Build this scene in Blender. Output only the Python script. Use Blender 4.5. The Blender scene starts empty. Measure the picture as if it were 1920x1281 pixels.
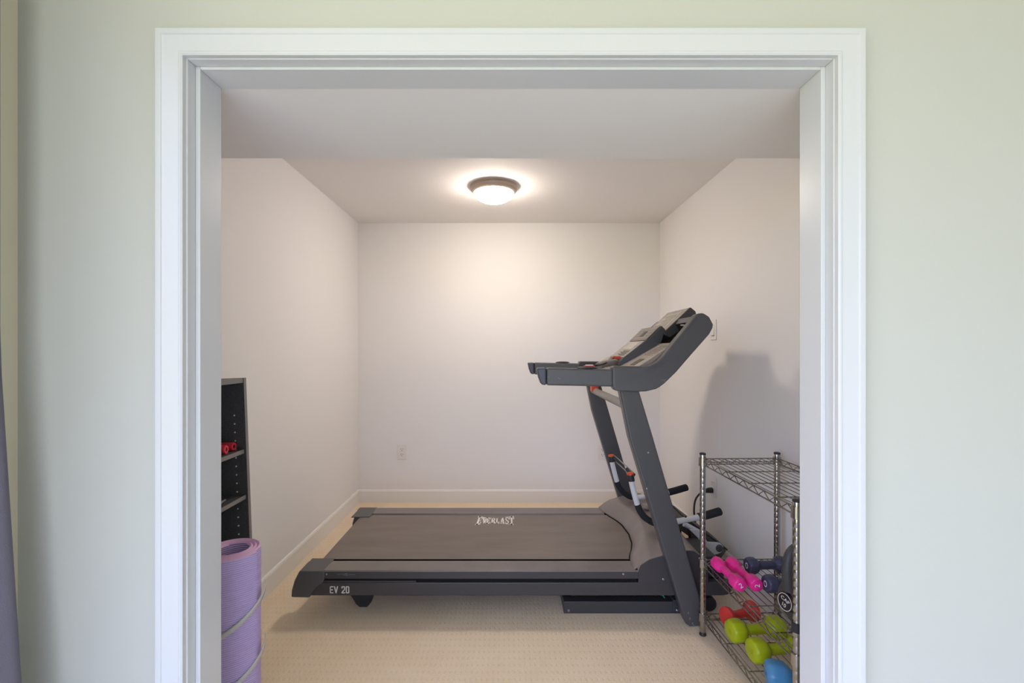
import bpy, bmesh, math, random
from mathutils import Vector, Matrix
random.seed(7)
PI = math.pi
sc = bpy.context.scene
col = sc.collection
# ------------------------------------------------------------------ camera
F, CX, CY, H = 853.0, 953.0, 658.0, 1.25        # focal length in px, vanishing point, eye height
cam_d = bpy.data.cameras.new('camera')
cam_d.sensor_width = 36.0
cam_d.lens = 36.0 * F / 1920
cam_d.shift_x = (960 - CX) / 1920
cam_d.shift_y = (CY - 640.5) / 1920
cam_d.clip_start = 0.02
cam = bpy.data.objects.new('camera', cam_d)
col.objects.link(cam)
cam.location = (0, 0, H)
cam.rotation_euler = (PI / 2, 0, 0)
sc.camera = cam


def at(px, py, Y):
    """the (X, Z) of a measured point that lies at depth Y"""
    return ((px - CX) * Y / F, H - (py - CY) * Y / F)


# ------------------------------------------------------------------ materials
def lin(c):
    return tuple((v / 255 / 12.92) if v / 255 <= 0.04045 else ((v / 255 + 0.055) / 1.055) ** 2.4 for v in c) + (1.0,)


MATS = {}


def mat(name, rgb, rough=0.5, metal=0.0, spec=0.5, bump=0.0, scale=200.0, mottle=0.0, mscale=8.0, coat=0.0, stretch=(1, 1, 1)):
    if name in MATS:
        return MATS[name]
    m = bpy.data.materials.new(name)
    m.use_nodes = True
    nt = m.node_tree
    b = nt.nodes['Principled BSDF']
    b.inputs['Base Color'].default_value = lin(rgb)
    b.inputs['Roughness'].default_value = rough
    b.inputs['Metallic'].default_value = metal
    b.inputs['Specular IOR Level'].default_value = spec
    b.inputs['Coat Weight'].default_value = coat
    tc = nt.nodes.new('ShaderNodeTexCoord')
    mp = nt.nodes.new('ShaderNodeMapping')
    mp.inputs['Scale'].default_value = stretch
    nt.links.new(tc.outputs['Object'], mp.inputs['Vector'])
    if bump > 0:
        n = nt.nodes.new('ShaderNodeTexNoise')
        n.inputs['Scale'].default_value = scale
        n.inputs['Detail'].default_value = 3
        nt.links.new(mp.outputs['Vector'], n.inputs['Vector'])
        bp = nt.nodes.new('ShaderNodeBump')
        bp.inputs['Strength'].default_value = bump
        bp.inputs['Distance'].default_value = 0.002
        nt.links.new(n.outputs['Fac'], bp.inputs['Height'])
        nt.links.new(bp.outputs['Normal'], b.inputs['Normal'])
    if mottle > 0:
        n = nt.nodes.new('ShaderNodeTexNoise')
        n.inputs['Scale'].default_value = mscale
        n.inputs['Detail'].default_value = 5
        nt.links.new(mp.outputs['Vector'], n.inputs['Vector'])
        r = nt.nodes.new('ShaderNodeMapRange')
        r.inputs[1].default_value = 0.3
        r.inputs[2].default_value = 0.7
        r.inputs[3].default_value = 1 - mottle
        r.inputs[4].default_value = 1 + mottle
        nt.links.new(n.outputs['Fac'], r.inputs[0])
        mx = nt.nodes.new('ShaderNodeMix')
        mx.data_type = 'RGBA'
        mx.blend_type = 'MULTIPLY'
        mx.inputs[0].default_value = 1
        mx.inputs[6].default_value = lin(rgb)
        nt.links.new(r.outputs[0], mx.inputs[7])
        nt.links.new(mx.outputs[2], b.inputs['Base Color'])
    MATS[name] = m
    return m


def carpet_mat():
    m = bpy.data.materials.new('carpet')
    m.use_nodes = True
    nt = m.node_tree
    N, L = nt.nodes.new, nt.links.new
    b = nt.nodes['Principled BSDF']
    b.inputs['Roughness'].default_value = 0.95
    b.inputs['Specular IOR Level'].default_value = 0.1
    b.inputs['Sheen Weight'].default_value = 0.15
    tc = N('ShaderNodeTexCoord')
    n1 = N('ShaderNodeTexNoise'); n1.inputs['Scale'].default_value = 260; n1.inputs['Detail'].default_value = 2
    n2 = N('ShaderNodeTexNoise'); n2.inputs['Scale'].default_value = 5; n2.inputs['Detail'].default_value = 4
    L(tc.outputs['Object'], n1.inputs['Vector']); L(tc.outputs['Object'], n2.inputs['Vector'])
    sp = N('ShaderNodeSeparateXYZ'); L(tc.outputs['Object'], sp.inputs[0])

    def math_(op, a, c=None):
        q = N('ShaderNodeMath'); q.operation = op
        for i, v in enumerate((a, c)):
            if v is None: continue
            if isinstance(v, (int, float)): q.inputs[i].default_value = v
            else: L(v, q.inputs[i])
        return q.outputs[0]
    sx = math_('SINE', math_('MULTIPLY', sp.outputs[0], 2 * PI / 0.021))
    sy = math_('SINE', math_('MULTIPLY', sp.outputs[1], 2 * PI / 0.040))
    dots = math_('MULTIPLY', math_('MAXIMUM', sx, 0.0), math_('MAXIMUM', sy, 0.0))   # pits of the loop pattern
    h = math_('SUBTRACT', n1.outputs['Fac'], math_('MULTIPLY', dots, 0.38))
    bp = N('ShaderNodeBump'); bp.inputs['Strength'].default_value = 0.8; bp.inputs['Distance'].default_value = 0.004
    L(h, bp.inputs['Height']); L(bp.outputs['Normal'], b.inputs['Normal'])
    r = N('ShaderNodeMix'); r.data_type = 'RGBA'
    r.inputs[6].default_value = lin((226, 200, 166)); r.inputs[7].default_value = lin((252, 236, 212))
    v = math_('ADD', math_('MULTIPLY', n1.outputs['Fac'], 0.9), math_('MULTIPLY', n2.outputs['Fac'], 0.5))
    v = math_('SUBTRACT', v, math_('ADD', math_('MULTIPLY', dots, 0.2), 0.15))
    L(v, r.inputs[0]); L(r.outputs[2], b.inputs['Base Color'])
    return m


def belt_mat():
    m = mat('belt_rubber', (64, 60, 57), rough=0.42, spec=0.5)
    nt = m.node_tree
    N, L = nt.nodes.new, nt.links.new
    b = nt.nodes['Principled BSDF']
    tc = N('ShaderNodeTexCoord')
    mp = N('ShaderNodeMapping'); mp.inputs['Scale'].default_value = (2.0, 9.0, 1)
    L(tc.outputs['Object'], mp.inputs['Vector'])
    n = N('ShaderNodeTexNoise'); n.inputs['Scale'].default_value = 1.6; n.inputs['Detail'].default_value = 7
    L(mp.outputs['Vector'], n.inputs['Vector'])
    r = N('ShaderNodeMix'); r.data_type = 'RGBA'
    r.inputs[6].default_value = lin((98, 88, 82)); r.inputs[7].default_value = lin((132, 121, 114))
    L(n.outputs['Fac'], r.inputs[0]); L(r.outputs[2], b.inputs['Base Color'])
    g = N('ShaderNodeTexNoise'); g.inputs['Scale'].default_value = 900
    L(tc.outputs['Object'], g.inputs['Vector'])
    bp = N('ShaderNodeBump'); bp.inputs['Strength'].default_value = 0.25; bp.inputs['Distance'].default_value = 0.001
    L(g.outputs['Fac'], bp.inputs['Height']); L(bp.outputs['Normal'], b.inputs['Normal'])
    return m


def mat_foam():
    """ribbed yoga mat: fine slanted ridges that run round the roll"""
    m = mat('mat_foam', (158, 142, 182), rough=0.6, spec=0.3)
    nt = m.node_tree
    N, L = nt.nodes.new, nt.links.new
    b = nt.nodes['Principled BSDF']
    tc = N('ShaderNodeTexCoord')
    w = N('ShaderNodeTexWave'); w.bands_direction = 'Z'; w.inputs['Scale'].default_value = 54; w.inputs['Distortion'].default_value = 0
    mp = N('ShaderNodeMapping'); mp.inputs['Rotation'].default_value = (0.16, 0.10, 0)
    L(tc.outputs['Object'], mp.inputs['Vector']); L(mp.outputs['Vector'], w.inputs['Vector'])
    bp = N('ShaderNodeBump'); bp.inputs['Strength'].default_value = 0.55; bp.inputs['Distance'].default_value = 0.003
    L(w.outputs['Fac'], bp.inputs['Height']); L(bp.outputs['Normal'], b.inputs['Normal'])
    r = N('ShaderNodeMix'); r.data_type = 'RGBA'
    r.inputs[6].default_value = lin((184, 163, 218)); r.inputs[7].default_value = lin((206, 187, 236))
    L(w.outputs['Fac'], r.inputs[0]); L(r.outputs[2], b.inputs['Base Color'])
    return m


def emit(name, rgb, strength):
    m = bpy.data.materials.new(name)
    m.use_nodes = True
    b = m.node_tree.nodes['Principled BSDF']
    b.inputs['Base Color'].default_value = (0.8, 0.8, 0.8, 1)
    b.inputs['Emission Color'].default_value = lin(rgb)
    b.inputs['Emission Strength'].default_value = strength
    return m


M_hall = mat('hall_paint', (203, 203, 194), 0.55, spec=0.35, bump=0.04, scale=150)
M_hall_side = mat('hall_cream_paint', (228, 218, 190), 0.6, bump=0.04, scale=150)
M_wall = mat('closet_paint', (238, 236, 235), 0.75, spec=0.2, bump=0.03, scale=150)
M_ceil = mat('ceiling_paint', (243, 239, 236), 0.8, spec=0.2, bump=0.03, scale=150)
M_trim = mat('white_gloss', (216, 217, 219), 0.28, spec=0.5, bump=0.05, scale=60, stretch=(1, 1, 0.15))
M_base = mat('white_satin', (236, 234, 232), 0.4)
M_carpet = carpet_mat()
M_frame = mat('black_steel', (63, 62, 65), 0.38, spec=0.5, bump=0.04, scale=500)
M_plas = mat('charcoal_plastic', (82, 82, 85), 0.42, spec=0.5, bump=0.08, scale=900)
M_darkp = mat('black_plastic', (42, 43, 47), 0.45, spec=0.4)
M_hood = mat('hood_plastic', (122, 113, 108), 0.30, spec=0.55, bump=0.06, scale=900)
M_rail = mat('rail_plastic', (116, 108, 105), 0.33, spec=0.55, bump=0.05, scale=700, mottle=0.08, mscale=12)
M_upr = mat('upright_paint', (78, 78, 80), 0.36, spec=0.5, bump=0.05, scale=700)
M_belt = belt_mat()
M_black = mat('matte_black', (14, 14, 15), 0.7, spec=0.2)
M_white = mat('white_print', (232, 230, 226), 0.5)
M_panel = mat('console_face', (150, 141, 132), 0.35, spec=0.5, mottle=0.06, mscale=40)
M_panel_d = mat('console_face_dark', (112, 104, 98), 0.35)
M_panel_l = mat('console_screen', (168, 164, 154), 0.2, spec=0.6)
M_ink = mat('panel_ink', (46, 43, 41), 0.5)
M_tray = mat('tray_plastic', (158, 148, 138), 0.4)
M_orange = mat('orange_plastic', (206, 76, 40), 0.4)
M_grey = mat('grey_tube', (132, 128, 124), 0.4)
M_wtube = mat('white_enamel', (214, 216, 220), 0.3)
M_foam = mat('black_foam', (42, 44, 48), 0.75, spec=0.2, bump=0.3, scale=400)
M_brownm = mat('brown_steel', (88, 80, 76), 0.4)
M_chrome = mat('chrome', (176, 174, 172), 0.16, metal=1.0)
M_wire = mat('chrome_wire', (150, 146, 142), 0.22, metal=1.0)
M_pink = mat('pink_vinyl', (242, 44, 150), 0.32, spec=0.5)
M_navy = mat('navy_vinyl', (62, 64, 88), 0.38, spec=0.5)
M_red = mat('red_vinyl', (206, 58, 52), 0.4, spec=0.45)
M_lime = mat('lime_vinyl', (170, 184, 16), 0.32, spec=0.5)
M_blue = mat('blue_vinyl', (76, 142, 190), 0.28, spec=0.55)
M_iron = mat('kettle_iron', (62, 62, 63), 0.5, bump=0.15, scale=300)
M_emblem = mat('emblem_black', (34, 22, 30), 0.4)
M_shelfb = mat('black_melamine', (82, 82, 88), 0.45, spec=0.4, bump=0.25, scale=320, mottle=0.25, mscale=260)
M_edge = mat('grey_edge', (128, 125, 124), 0.5)
M_coral = mat('coral_foam', (238, 62, 84), 0.45, bump=0.25, scale=150)
M_cloth = mat('grey_cloth', (138, 136, 134), 0.9, bump=0.3, scale=300)
M_curt = mat('curtain_fabric', (118, 113, 124), 0.9, spec=0.15, bump=0.5, scale=500)
M_mat = mat_foam()
M_mat_edge = mat('mat_edge', (216, 172, 212), 0.6)
M_strap = mat('pale_strap', (196, 194, 194), 0.4)
M_nickel = mat('brushed_nickel', (182, 166, 152), 0.35, metal=0.4)
M_dome = emit('lit_glass', (255, 240, 226), 69.0)
M_plate = mat('ivory_plate', (234, 230, 227), 0.35)
M_slot = mat('slot_dark', (40, 38, 36), 0.6)
M_cable = mat('cable_rubber', (24, 24, 26), 0.5)
M_green = mat('green_wire', (40, 170, 130), 0.4)
M_bolt = mat('bolt_steel', (170, 170, 172), 0.3, metal=0.9)


# ------------------------------------------------------------------ mesh builder
class MB:
    def __init__(self):
        self.v, self.f, self.m = [], [], []
        self.mi = 0

    def add(self, vs, fs):
        b = len(self.v)
        self.v += [tuple(p) for p in vs]
        self.f += [tuple(b + i for i in f) for f in fs]
        self.m += [self.mi] * len(fs)
        return self

    def box(self, lo, hi):
        x0, y0, z0 = lo; x1, y1, z1 = hi
        return self.add([(x0, y0, z0), (x1, y0, z0), (x1, y1, z0), (x0, y1, z0), (x0, y0, z1), (x1, y0, z1), (x1, y1, z1), (x0, y1, z1)],
                        [(0, 3, 2, 1), (4, 5, 6, 7), (0, 1, 5, 4), (1, 2, 6, 5), (2, 3, 7, 6), (3, 0, 4, 7)])

    def prism(self, poly, y0, y1):
        """polygon in X-Z extruded along Y; y0/y1 may be lists, one value per corner"""
        n = len(poly)
        a0 = y0 if isinstance(y0, (list, tuple)) else [y0] * n
        a1 = y1 if isinstance(y1, (list, tuple)) else [y1] * n
        vs = [(p[0], a0[i], p[1]) for i, p in enumerate(poly)] + [(p[0], a1[i], p[1]) for i, p in enumerate(poly)]
        fs = [tuple(range(n)), tuple(range(2 * n - 1, n - 1, -1))]
        fs += [(i, n + i, n + (i + 1) % n, (i + 1) % n) for i in range(n)]
        return self.add(vs, fs)

    def prism_x(self, poly, x0, x1):
        n = len(poly)
        vs = [(x0, p[0], p[1]) for p in poly] + [(x1, p[0], p[1]) for p in poly]
        fs = [tuple(range(n)), tuple(range(2 * n - 1, n - 1, -1))]
        fs += [(i, n + i, n + (i + 1) % n, (i + 1) % n) for i in range(n)]
        return self.add(vs, fs)

    def tube(self, pts, r, seg=12, closed=False, caps=True):
        P = [Vector(p) for p in pts]
        n = len(P)
        R = r if isinstance(r, (list, tuple)) else [r] * n
        up = None
        vs, fs = [], []
        for i in range(n):
            if closed:
                d = (P[(i + 1) % n] - P[i - 1])
            else:
                d = P[min(i + 1, n - 1)] - P[max(i - 1, 0)]
            d.normalize()
            if up is None:
                up = Vector((0, 0, 1)) if abs(d.z) < 0.9 else Vector((1, 0, 0))
            u = up - d * up.dot(d)
            u.normalize(); up = u
            w = d.cross(u)
            for k in range(seg):
                a = 2 * PI * k / seg
                vs.append(P[i] + (u * math.cos(a) + w * math.sin(a)) * R[i])
        m = n if closed else n - 1
        for i in range(m):
            for k in range(seg):
                a, b2 = i * seg + k, i * seg + (k + 1) % seg
                c, d2 = ((i + 1) % n) * seg + (k + 1) % seg, ((i + 1) % n) * seg + k
                fs.append((a, b2, c, d2))
        if caps and not closed:
            fs.append(tuple(range(seg - 1, -1, -1)))
            fs.append(tuple(range((n - 1) * seg, n * seg)))
        return self.add(vs, fs)

    def lathe(self, prof, M=None, seg=32, phase=0.0, caps=True):
        """prof: (radius, height) pairs about the local Z axis, placed by matrix M"""
        M = M or Matrix.Identity(4)
        vs, fs = [], []
        for r, z in prof:
            for k in range(seg):
                a = 2 * PI * k / seg + phase
                vs.append(M @ Vector((r * math.cos(a), r * math.sin(a), z)))
        n = len(prof)
        for i in range(n - 1):
            for k in range(seg):
                fs.append((i * seg + k, i * seg + (k + 1) % seg, (i + 1) * seg + (k + 1) % seg, (i + 1) * seg + k))
        if caps:
            fs.append(tuple(range(seg - 1, -1, -1)))
            fs.append(tuple(range((n - 1) * seg, n * seg)))
        return self.add(vs, fs)

    def grid(self, rows):
        nr, nc = len(rows), len(rows[0])
        vs = [p for r in rows for p in r]
        fs = [(i * nc + j, i * nc + j + 1, (i + 1) * nc + j + 1, (i + 1) * nc + j) for i in range(nr - 1) for j in range(nc - 1)]
        return self.add(vs, fs)

    def text(self, s, size, M, extrude=0.0005, align='CENTER', sx=1.0):
        c = bpy.data.curves.new('txt', 'FONT')
        c.body = s; c.size = size; c.extrude = extrude
        c.align_x = align; c.align_y = 'CENTER'; c.resolution_u = 3
        o = bpy.data.objects.new('txt', c)
        me = bpy.data.meshes.new_from_object(o)
        S = Matrix.Diagonal((sx, 1, 1, 1))
        self.add([M @ (S @ v.co) for v in me.vertices], [tuple(p.vertices) for p in me.polygons])
        bpy.data.objects.remove(o); bpy.data.curves.remove(c); bpy.data.meshes.remove(me)
        return self

    def build(self, name, m, parent=None, org=None, smooth=None, bevel=0.0, bseg=2, solid=0.0, sub=0):
        me = bpy.data.meshes.new(name)
        ov = Vector(org) if org is not None else Vector((0, 0, 0))
        me.from_pydata([Vector(p) - ov for p in self.v], [], self.f)
        bm = bmesh.new(); bm.from_mesh(me)
        bmesh.ops.recalc_face_normals(bm, faces=bm.faces)
        bm.to_mesh(me); bm.free()
        for mm in (m if isinstance(m, (list, tuple)) else [m]):
            me.materials.append(mm)
        if isinstance(m, (list, tuple)):
            me.polygons.foreach_set('material_index', self.m)
        if smooth is not None or bevel > 0:
            me.polygons.foreach_set('use_smooth', [True] * len(me.polygons))
            me.set_sharp_from_angle(angle=math.radians(35 if smooth is None else smooth))
        o = bpy.data.objects.new(name, me)
        col.objects.link(o)
        if parent is not None:
            o.parent = parent
        elif org is not None:
            o.location = org
        if bevel > 0:
            b = o.modifiers.new('bevel', 'BEVEL')
            b.width = bevel; b.segments = bseg; b.limit_method = 'ANGLE'; b.angle_limit = math.radians(35)
            b.harden_normals = True
        if solid:
            s = o.modifiers.new('solid', 'SOLIDIFY'); s.thickness = solid; s.offset = 0
        if sub:
            s = o.modifiers.new('sub', 'SUBSURF'); s.levels = sub; s.render_levels = sub
        return o


def thing(name, label, cat, loc=(0, 0, 0), rot=(0, 0, 0), group=None):
    o = bpy.data.objects.new(name, None)
    o.empty_display_size = 0.05
    col.objects.link(o)
    o.location = loc; o.rotation_euler = rot
    o['label'] = label; o['category'] = cat
    if group: o['group'] = group
    return o


def tag(o, label, cat, group=None):
    o['label'] = label; o['category'] = cat
    if group: o['group'] = group
    return o


def struct(name, mb, m, label=None, bevel=0.0, smooth=None):
    o = mb.build(name, m, bevel=bevel, smooth=smooth)
    o['kind'] = 'structure'
    if label: o['label'] = label
    return o


def dup(root, loc, rot, label, group=None):
    r = root.copy(); col.objects.link(r)
    r.location = loc; r.rotation_euler = rot
    r['label'] = label
    if group: r['group'] = group
    for ch in list(root.children):
        c = ch.copy(); col.objects.link(c); c.parent = r
        for g in list(ch.children):
            d = g.copy(); col.objects.link(d); d.parent = c
    return r


def arc(c, r, a0, a1, n):
    return [(c[0] + r * math.cos(a0 + (a1 - a0) * i / n), c[1] + r * math.sin(a0 + (a1 - a0) * i / n)) for i in range(n + 1)]


def smooth_path(pts, n=6):
    """Catmull-Rom through 3-D points"""
    P = [Vector(p) for p in pts]
    P = [P[0] * 2 - P[1]] + P + [P[-1] * 2 - P[-2]]
    out = []
    for i in range(1, len(P) - 2):
        for k in range(n):
            t = k / n
            a, b, c, d = P[i - 1], P[i], P[i + 1], P[i + 2]
            out.append(0.5 * ((2 * b) + (c - a) * t + (2 * a - 5 * b + 4 * c - d) * t * t + (3 * b - a - 3 * c + d) * t ** 3))
    out.append(P[-2])
    return out


# ================================================================== THE SETTING
WF0, WF1 = 0.998, 1.0975          # the two faces of the wall with the opening
XL, XR, YB = -1.239, 1.25, 3.754  # the inner room
ZC = 2.306
JL, JR, JT = -0.703, 0.713, 1.889 # jamb faces
struct('floor', MB().box((-1.5, WF0, -0.05), (1.5, YB + 0.1, 0)), M_carpet)
struct('floor_front', MB().box((-1.5, -2.6, -0.05), (2.0, WF0, 0)), mat('front_floor', (216, 219, 224), 0.5, mottle=0.04))
struct('ceiling', MB().box((XL - 0.1, WF1, ZC), (XR + 0.1, YB + 0.1, ZC + 0.1)), M_ceil)
struct('ceiling_soffit', MB().box((XL, WF1, 1.884), (XR, 1.498, ZC)), M_ceil)
struct('wall_back', MB().box((XL - 0.1, YB, 0), (XR + 0.1, YB + 0.1, ZC)), M_wall)
struct('wall_left', MB().box((XL - 0.1, WF1, 0), (XL, YB, ZC)), M_wall)
struct('wall_right', MB().box((XR, WF1, 0), (XR + 0.1, YB, ZC)), M_wall)
HL = -1.076                       # side wall of the front room
wf = MB()
wf.box((HL - 0.3, WF0, 0), (JL - 0.012, WF1, 2.4))
wf.box((JR + 0.012, WF0, 0), (2.0, WF1, 2.4))
wf.box((JL - 0.012, WF0, JT + 0.012), (JR + 0.012, WF1, 2.4))
struct('wall_front', wf, M_hall)
ws = MB()                          # side wall with the window that the curtain belongs to
WY0, WY1, WZ0, WZ1 = -2.2, 0.50, 0.12, 2.2
ws.box((HL - 0.1, -2.6, 0), (HL, WY0, 2.4)).box((HL - 0.1, WY1, 0), (HL, WF0, 2.4))
ws.box((HL - 0.1, WY0, 0), (HL, WY1, WZ0)).box((HL - 0.1, WY0, WZ1), (HL, WY1, 2.4))
struct('wall_side', ws, M_hall_side)
struct('wall_far_side', MB().box((1.9, -2.6, 0), (2.0, WF0, 2.4)), M_hall)  # unseen right wall, set close in to even out the daylight
struct('wall_rear_block', MB().box((0.95, -2.7, 0), (2.0, -2.6, 2.4)), M_hall)  # unseen, added to cut the daylight coming from the right
struct('ceiling_front', MB().box((HL - 0.1, -2.6, 2.4), (2.0, WF0, 2.5)), mat('front_ceiling', (236, 237, 238), 0.6))
# jamb lining with door stop
jb = MB()
SY = 1.0216
for (xa, xb) in ((JL - 0.012, JL), (JR, JR + 0.012)):
    jb.box((xa, WF0 - 0.001, 0), (xb, WF1, JT + 0.012))
jb.box((JL, WF0 - 0.001, JT), (JR, WF1, JT + 0.012))
jb.box((JL, SY, 0), (-0.692, WF1 + 0.0005, JT))
jb.box((0.7026, SY, 0), (JR, WF1 + 0.0005, JT))
jb.box((-0.692, SY, 1.882), (0.7026, WF1 + 0.0005, JT))
struct('trim_1', jb, M_trim, bevel=0.0018)
# moulded casing with mitred corners
prof = [(0.0, 0.0), (0.0, 0.012), (0.003, 0.0145), (0.007, 0.0145), (0.009, 0.0125), (0.014, 0.013), (0.041, 0.017),
        (0.043, 0.0195), (0.046, 0.0200), (0.0535, 0.0200), (0.055, 0.0185), (0.055, 0.0)]
ca = MB()
rows = []
cl, cr, ct = JL - 0.003, JR + 0.002, JT + 0.002
for o_, d in prof:
    y = WF0 - d
    rows.append([(cl - o_, y, 0), (cl - o_, y, ct + o_), (cr + o_, y, ct + o_), (cr + o_, y, 0)])
ca.grid(rows)
struct('trim_2', ca, M_trim, smooth=25)


def base_prof(h=0.106, t=0.014):
    return [(0, 0), (t, 0), (t, h - 0.012), (t - 0.004, h - 0.003), (t - 0.007, h), (0, h)]


b_ = MB(); b_.prism_x([(YB - a, z) for a, z in base_prof()], XL, XR); struct('baseboard_back', b_, M_base)
b_ = MB(); b_.prism([(XL + a, z) for a, z in base_prof()], WF1, YB - 0.014); struct('baseboard_left', b_, M_base)
b_ = MB(); b_.prism([(XR - a, z) for a, z in base_prof()], WF1, YB - 0.014); struct('baseboard_right', b_, M_base)

# ------------------------------------------------------------------ curtain on the side wall
cu = MB()
rows = []
for i in range(25):
    z = 0.01 + (2.39 - 0.01) * i / 24
    row = []
    flare = max(0.0, (1.25 - z)) * 0.066
    for k in range(61):
        t = k / 60
        y = 0.935 - 0.47 * (1 - t)
        x = HL + 0.034 + 0.022 * math.sin(t * 9 * PI + 0.3) + flare * (0.35 + 0.65 * t)
        row.append((x, y, z))
    rows.append(row)
cu.grid(rows)
tag(cu.build('curtain', M_curt, smooth=180, solid=0.003), 'grey violet fabric curtain hanging at the far left edge beside the door wall', 'curtain')

# ------------------------------------------------------------------ ceiling lamp
LX, LY = -0.0926, 2.925
lamp = thing('ceiling_lamp', 'round flush ceiling lamp with nickel ring and glowing white dome', 'lamp', (LX, LY, ZC))
T = Matrix.Translation((LX, LY, ZC))
MB().lathe([(0.10, 0.0), (0.151, 0.0), (0.1515, -0.008), (0.147, -0.012), (0.150, -0.016), (0.149, -0.024), (0.132, -0.042), (0.127, -0.043), (0.124, -0.036), (0.10, -0.03)],
           T, 64).build('ring', M_nickel, lamp, (LX, LY, ZC), smooth=40)
dp = [(0.1255 * math.cos(a), -0.040 - 0.064 * math.sin(a)) for a in [i * PI / 2 / 14 for i in range(14)]] + [(0.002, -0.104)]
MB().lathe(dp, T, 64).build('dome', M_dome, lamp, (LX, LY, ZC), smooth=60)


# ------------------------------------------------------------------ outlets and switch
def plate(name, label, cat, org, rotz, slots, group=None, w=0.076, h=0.122):
    t = thing(name, label, cat, org, (0, 0, rotz), group)
    MB().box((-w / 2, -0.006, -h / 2), (w / 2, 0, h / 2)).build('cover_plate', M_plate, t, bevel=0.003)
    if slots:
        for dz in (0.021, -0.021):
            r = MB().box((-0.017, -0.009, dz - 0.0145), (0.017, -0.006, dz + 0.0145)).build('receptacle', M_plate, t, bevel=0.0025)
            s = MB()
            s.box((-0.0085, -0.0095, dz - 0.001), (-0.0055, -0.0088, dz + 0.009))
            s.box((0.0055, -0.0095, dz - 0.0005), (0.0085, -0.0088, dz + 0.008))
            s.box((-0.0025, -0.0095, dz - 0.010), (0.0025, -0.0088, dz - 0.005))
            s.build('slots', M_slot, r)
    else:
        MB().prism_x([(-0.0075, 0.033), (-0.012, -0.033), (-0.006, -0.034), (-0.006, 0.034)], -0.0165, 0.0165).build('rocker', M_plate, t, bevel=0.001)
        MB().box((-0.018, -0.0068, -0.0375), (0.018, -0.006, -0.0345)).build('rocker_gap', M_slot, t)
    return t


plate('wall_outlet', 'white outlet on the back wall left of the treadmill, above the belt end', 'outlet', (-0.876, YB, 0.416), 0, True)
plate('wall_outlet', 'white outlet on the back wall partly behind the treadmill upright', 'outlet', (0.777, YB, 0.412), 0, True)
plate('wall_outlet', 'white outlet on the right wall with the black plug in it', 'outlet', (XR, 2.765, 0.425), -PI / 2, True)
plate('wall_switch', 'white rocker switch plate on the right wall beside the treadmill console', 'switch', (XR, 2.765, 1.377), -PI / 2, False)

# ================================================================== TREADMILL
TM = (0.1, 2.54, 0.0)
tm = thing('treadmill', 'large black folding treadmill with wide belt, tall uprights and slanted console', 'treadmill', TM)
Y1, Y2 = 2.115, 2.964             # deck sides
YC = (Y1 + Y2) / 2


def part(mb, name, m, parent=tm, **k):
    return mb.build(name, m, parent, TM, **k)


def mirY(y):
    return Y1 + Y2 - y


ZT = 0.2284
# main frame bars
for s in (0, 1):
    ya, yb = (Y1 + 0.002, Y1 + 0.045) if s == 0 else (Y2 - 0.045, Y2 - 0.002)
    poly = [(-0.93, 0.110), (1.00, 0.110), (1.025, 0.116), (1.042, 0.134), (1.045, 0.150), (1.040, 0.171), (-0.93, 0.171)]
    fb = part(MB().prism(poly, ya, yb), 'frame_bar', M_frame, bevel=0.004)
    part(MB().box((-0.90, ya + 0.008, 0.168), (0.60, yb - 0.004, 0.196)), 'recess', M_black, fb)
    # stamped brace of the fold hinge
    part(MB().box((-0.90, ya + 0.004, 0.171), (-0.43, ya + 0.012, 0.178)), 'lip', M_frame, fb)
    # side rail with top tread
    sp_ = MB()
    if s == 0:
        sec = [(Y1, 0.190), (Y1, ZT - 0.004), (Y1 + 0.004, ZT), (2.216, ZT - 0.001), (2.222, ZT - 0.012), (2.222, 0.190)]
    else:
        sec = [(Y2, 0.190), (Y2, ZT - 0.004), (Y2 - 0.004, ZT), (mirY(2.216), ZT - 0.001), (mirY(2.222), ZT - 0.012), (mirY(2.222), 0.190)]
    sp_.prism_x(sec, -0.92, 0.605)
    sr = part(sp_, 'side_rail', M_rail, bevel=0.002)
    if s == 0:
        part(MB().box((-0.92, Y1 - 0.0015, 0.191), (0.604, Y1 + 0.001, ZT - 0.006)), 'side_strip', M_frame, sr)
        for bx_, bz in ((-0.845, 0.212), (0.535, 0.212)):
            part(MB().lathe([(0.005, 0), (0.005, 0.002), (0.003, 0.0032)], Matrix.Translation((bx_, Y1 - 0.001, bz)) @ Matrix.Rotation(PI / 2, 4, 'X'), 12), 'screw', M_bolt, sr)
        sc_ = MB()
        for _ in range(7):
            x0 = random.uniform(-0.80, -0.70); z0 = random.uniform(0.205, 0.216); w_ = random.uniform(0.008, 0.03)
            sc_.box((x0, Y1 - 0.0018, z0), (x0 + w_, Y1 - 0.0014, z0 + 0.0013))
        part(sc_, 'scuff_marks', M_edge, sr)
# cross members between the bars
for i, x in enumerate((-0.70, -0.1, 0.45, 0.98)):
    part(MB().box((x, Y1 + 0.04, 0.115), (x + 0.04, Y2 - 0.04, 0.160)), 'cross_member', M_frame, bevel=0.003)
# deck board and belt
part(MB().box((-0.90, 2.235, 0.196), (0.80, mirY(2.235), 0.2185)), 'deck_board', M_black)
bl = MB()
prof = [(0.86, 0.2235)]
n_ = 10
prof = [(0.90, 0.2245), (-0.90, 0.2245)] + [(-0.90 - 0.032 * math.sin(PI * k / n_), 0.1925 + 0.032 * math.cos(PI * k / n_)) for k in range(1, n_)] + [(-0.90, 0.1605), (0.90, 0.1605)]
bl.grid([[(x, 2.238, z) for x, z in prof], [(x, mirY(2.238), z) for x, z in prof]])
belt = part(bl, 'belt', M_belt, smooth=60)
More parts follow.
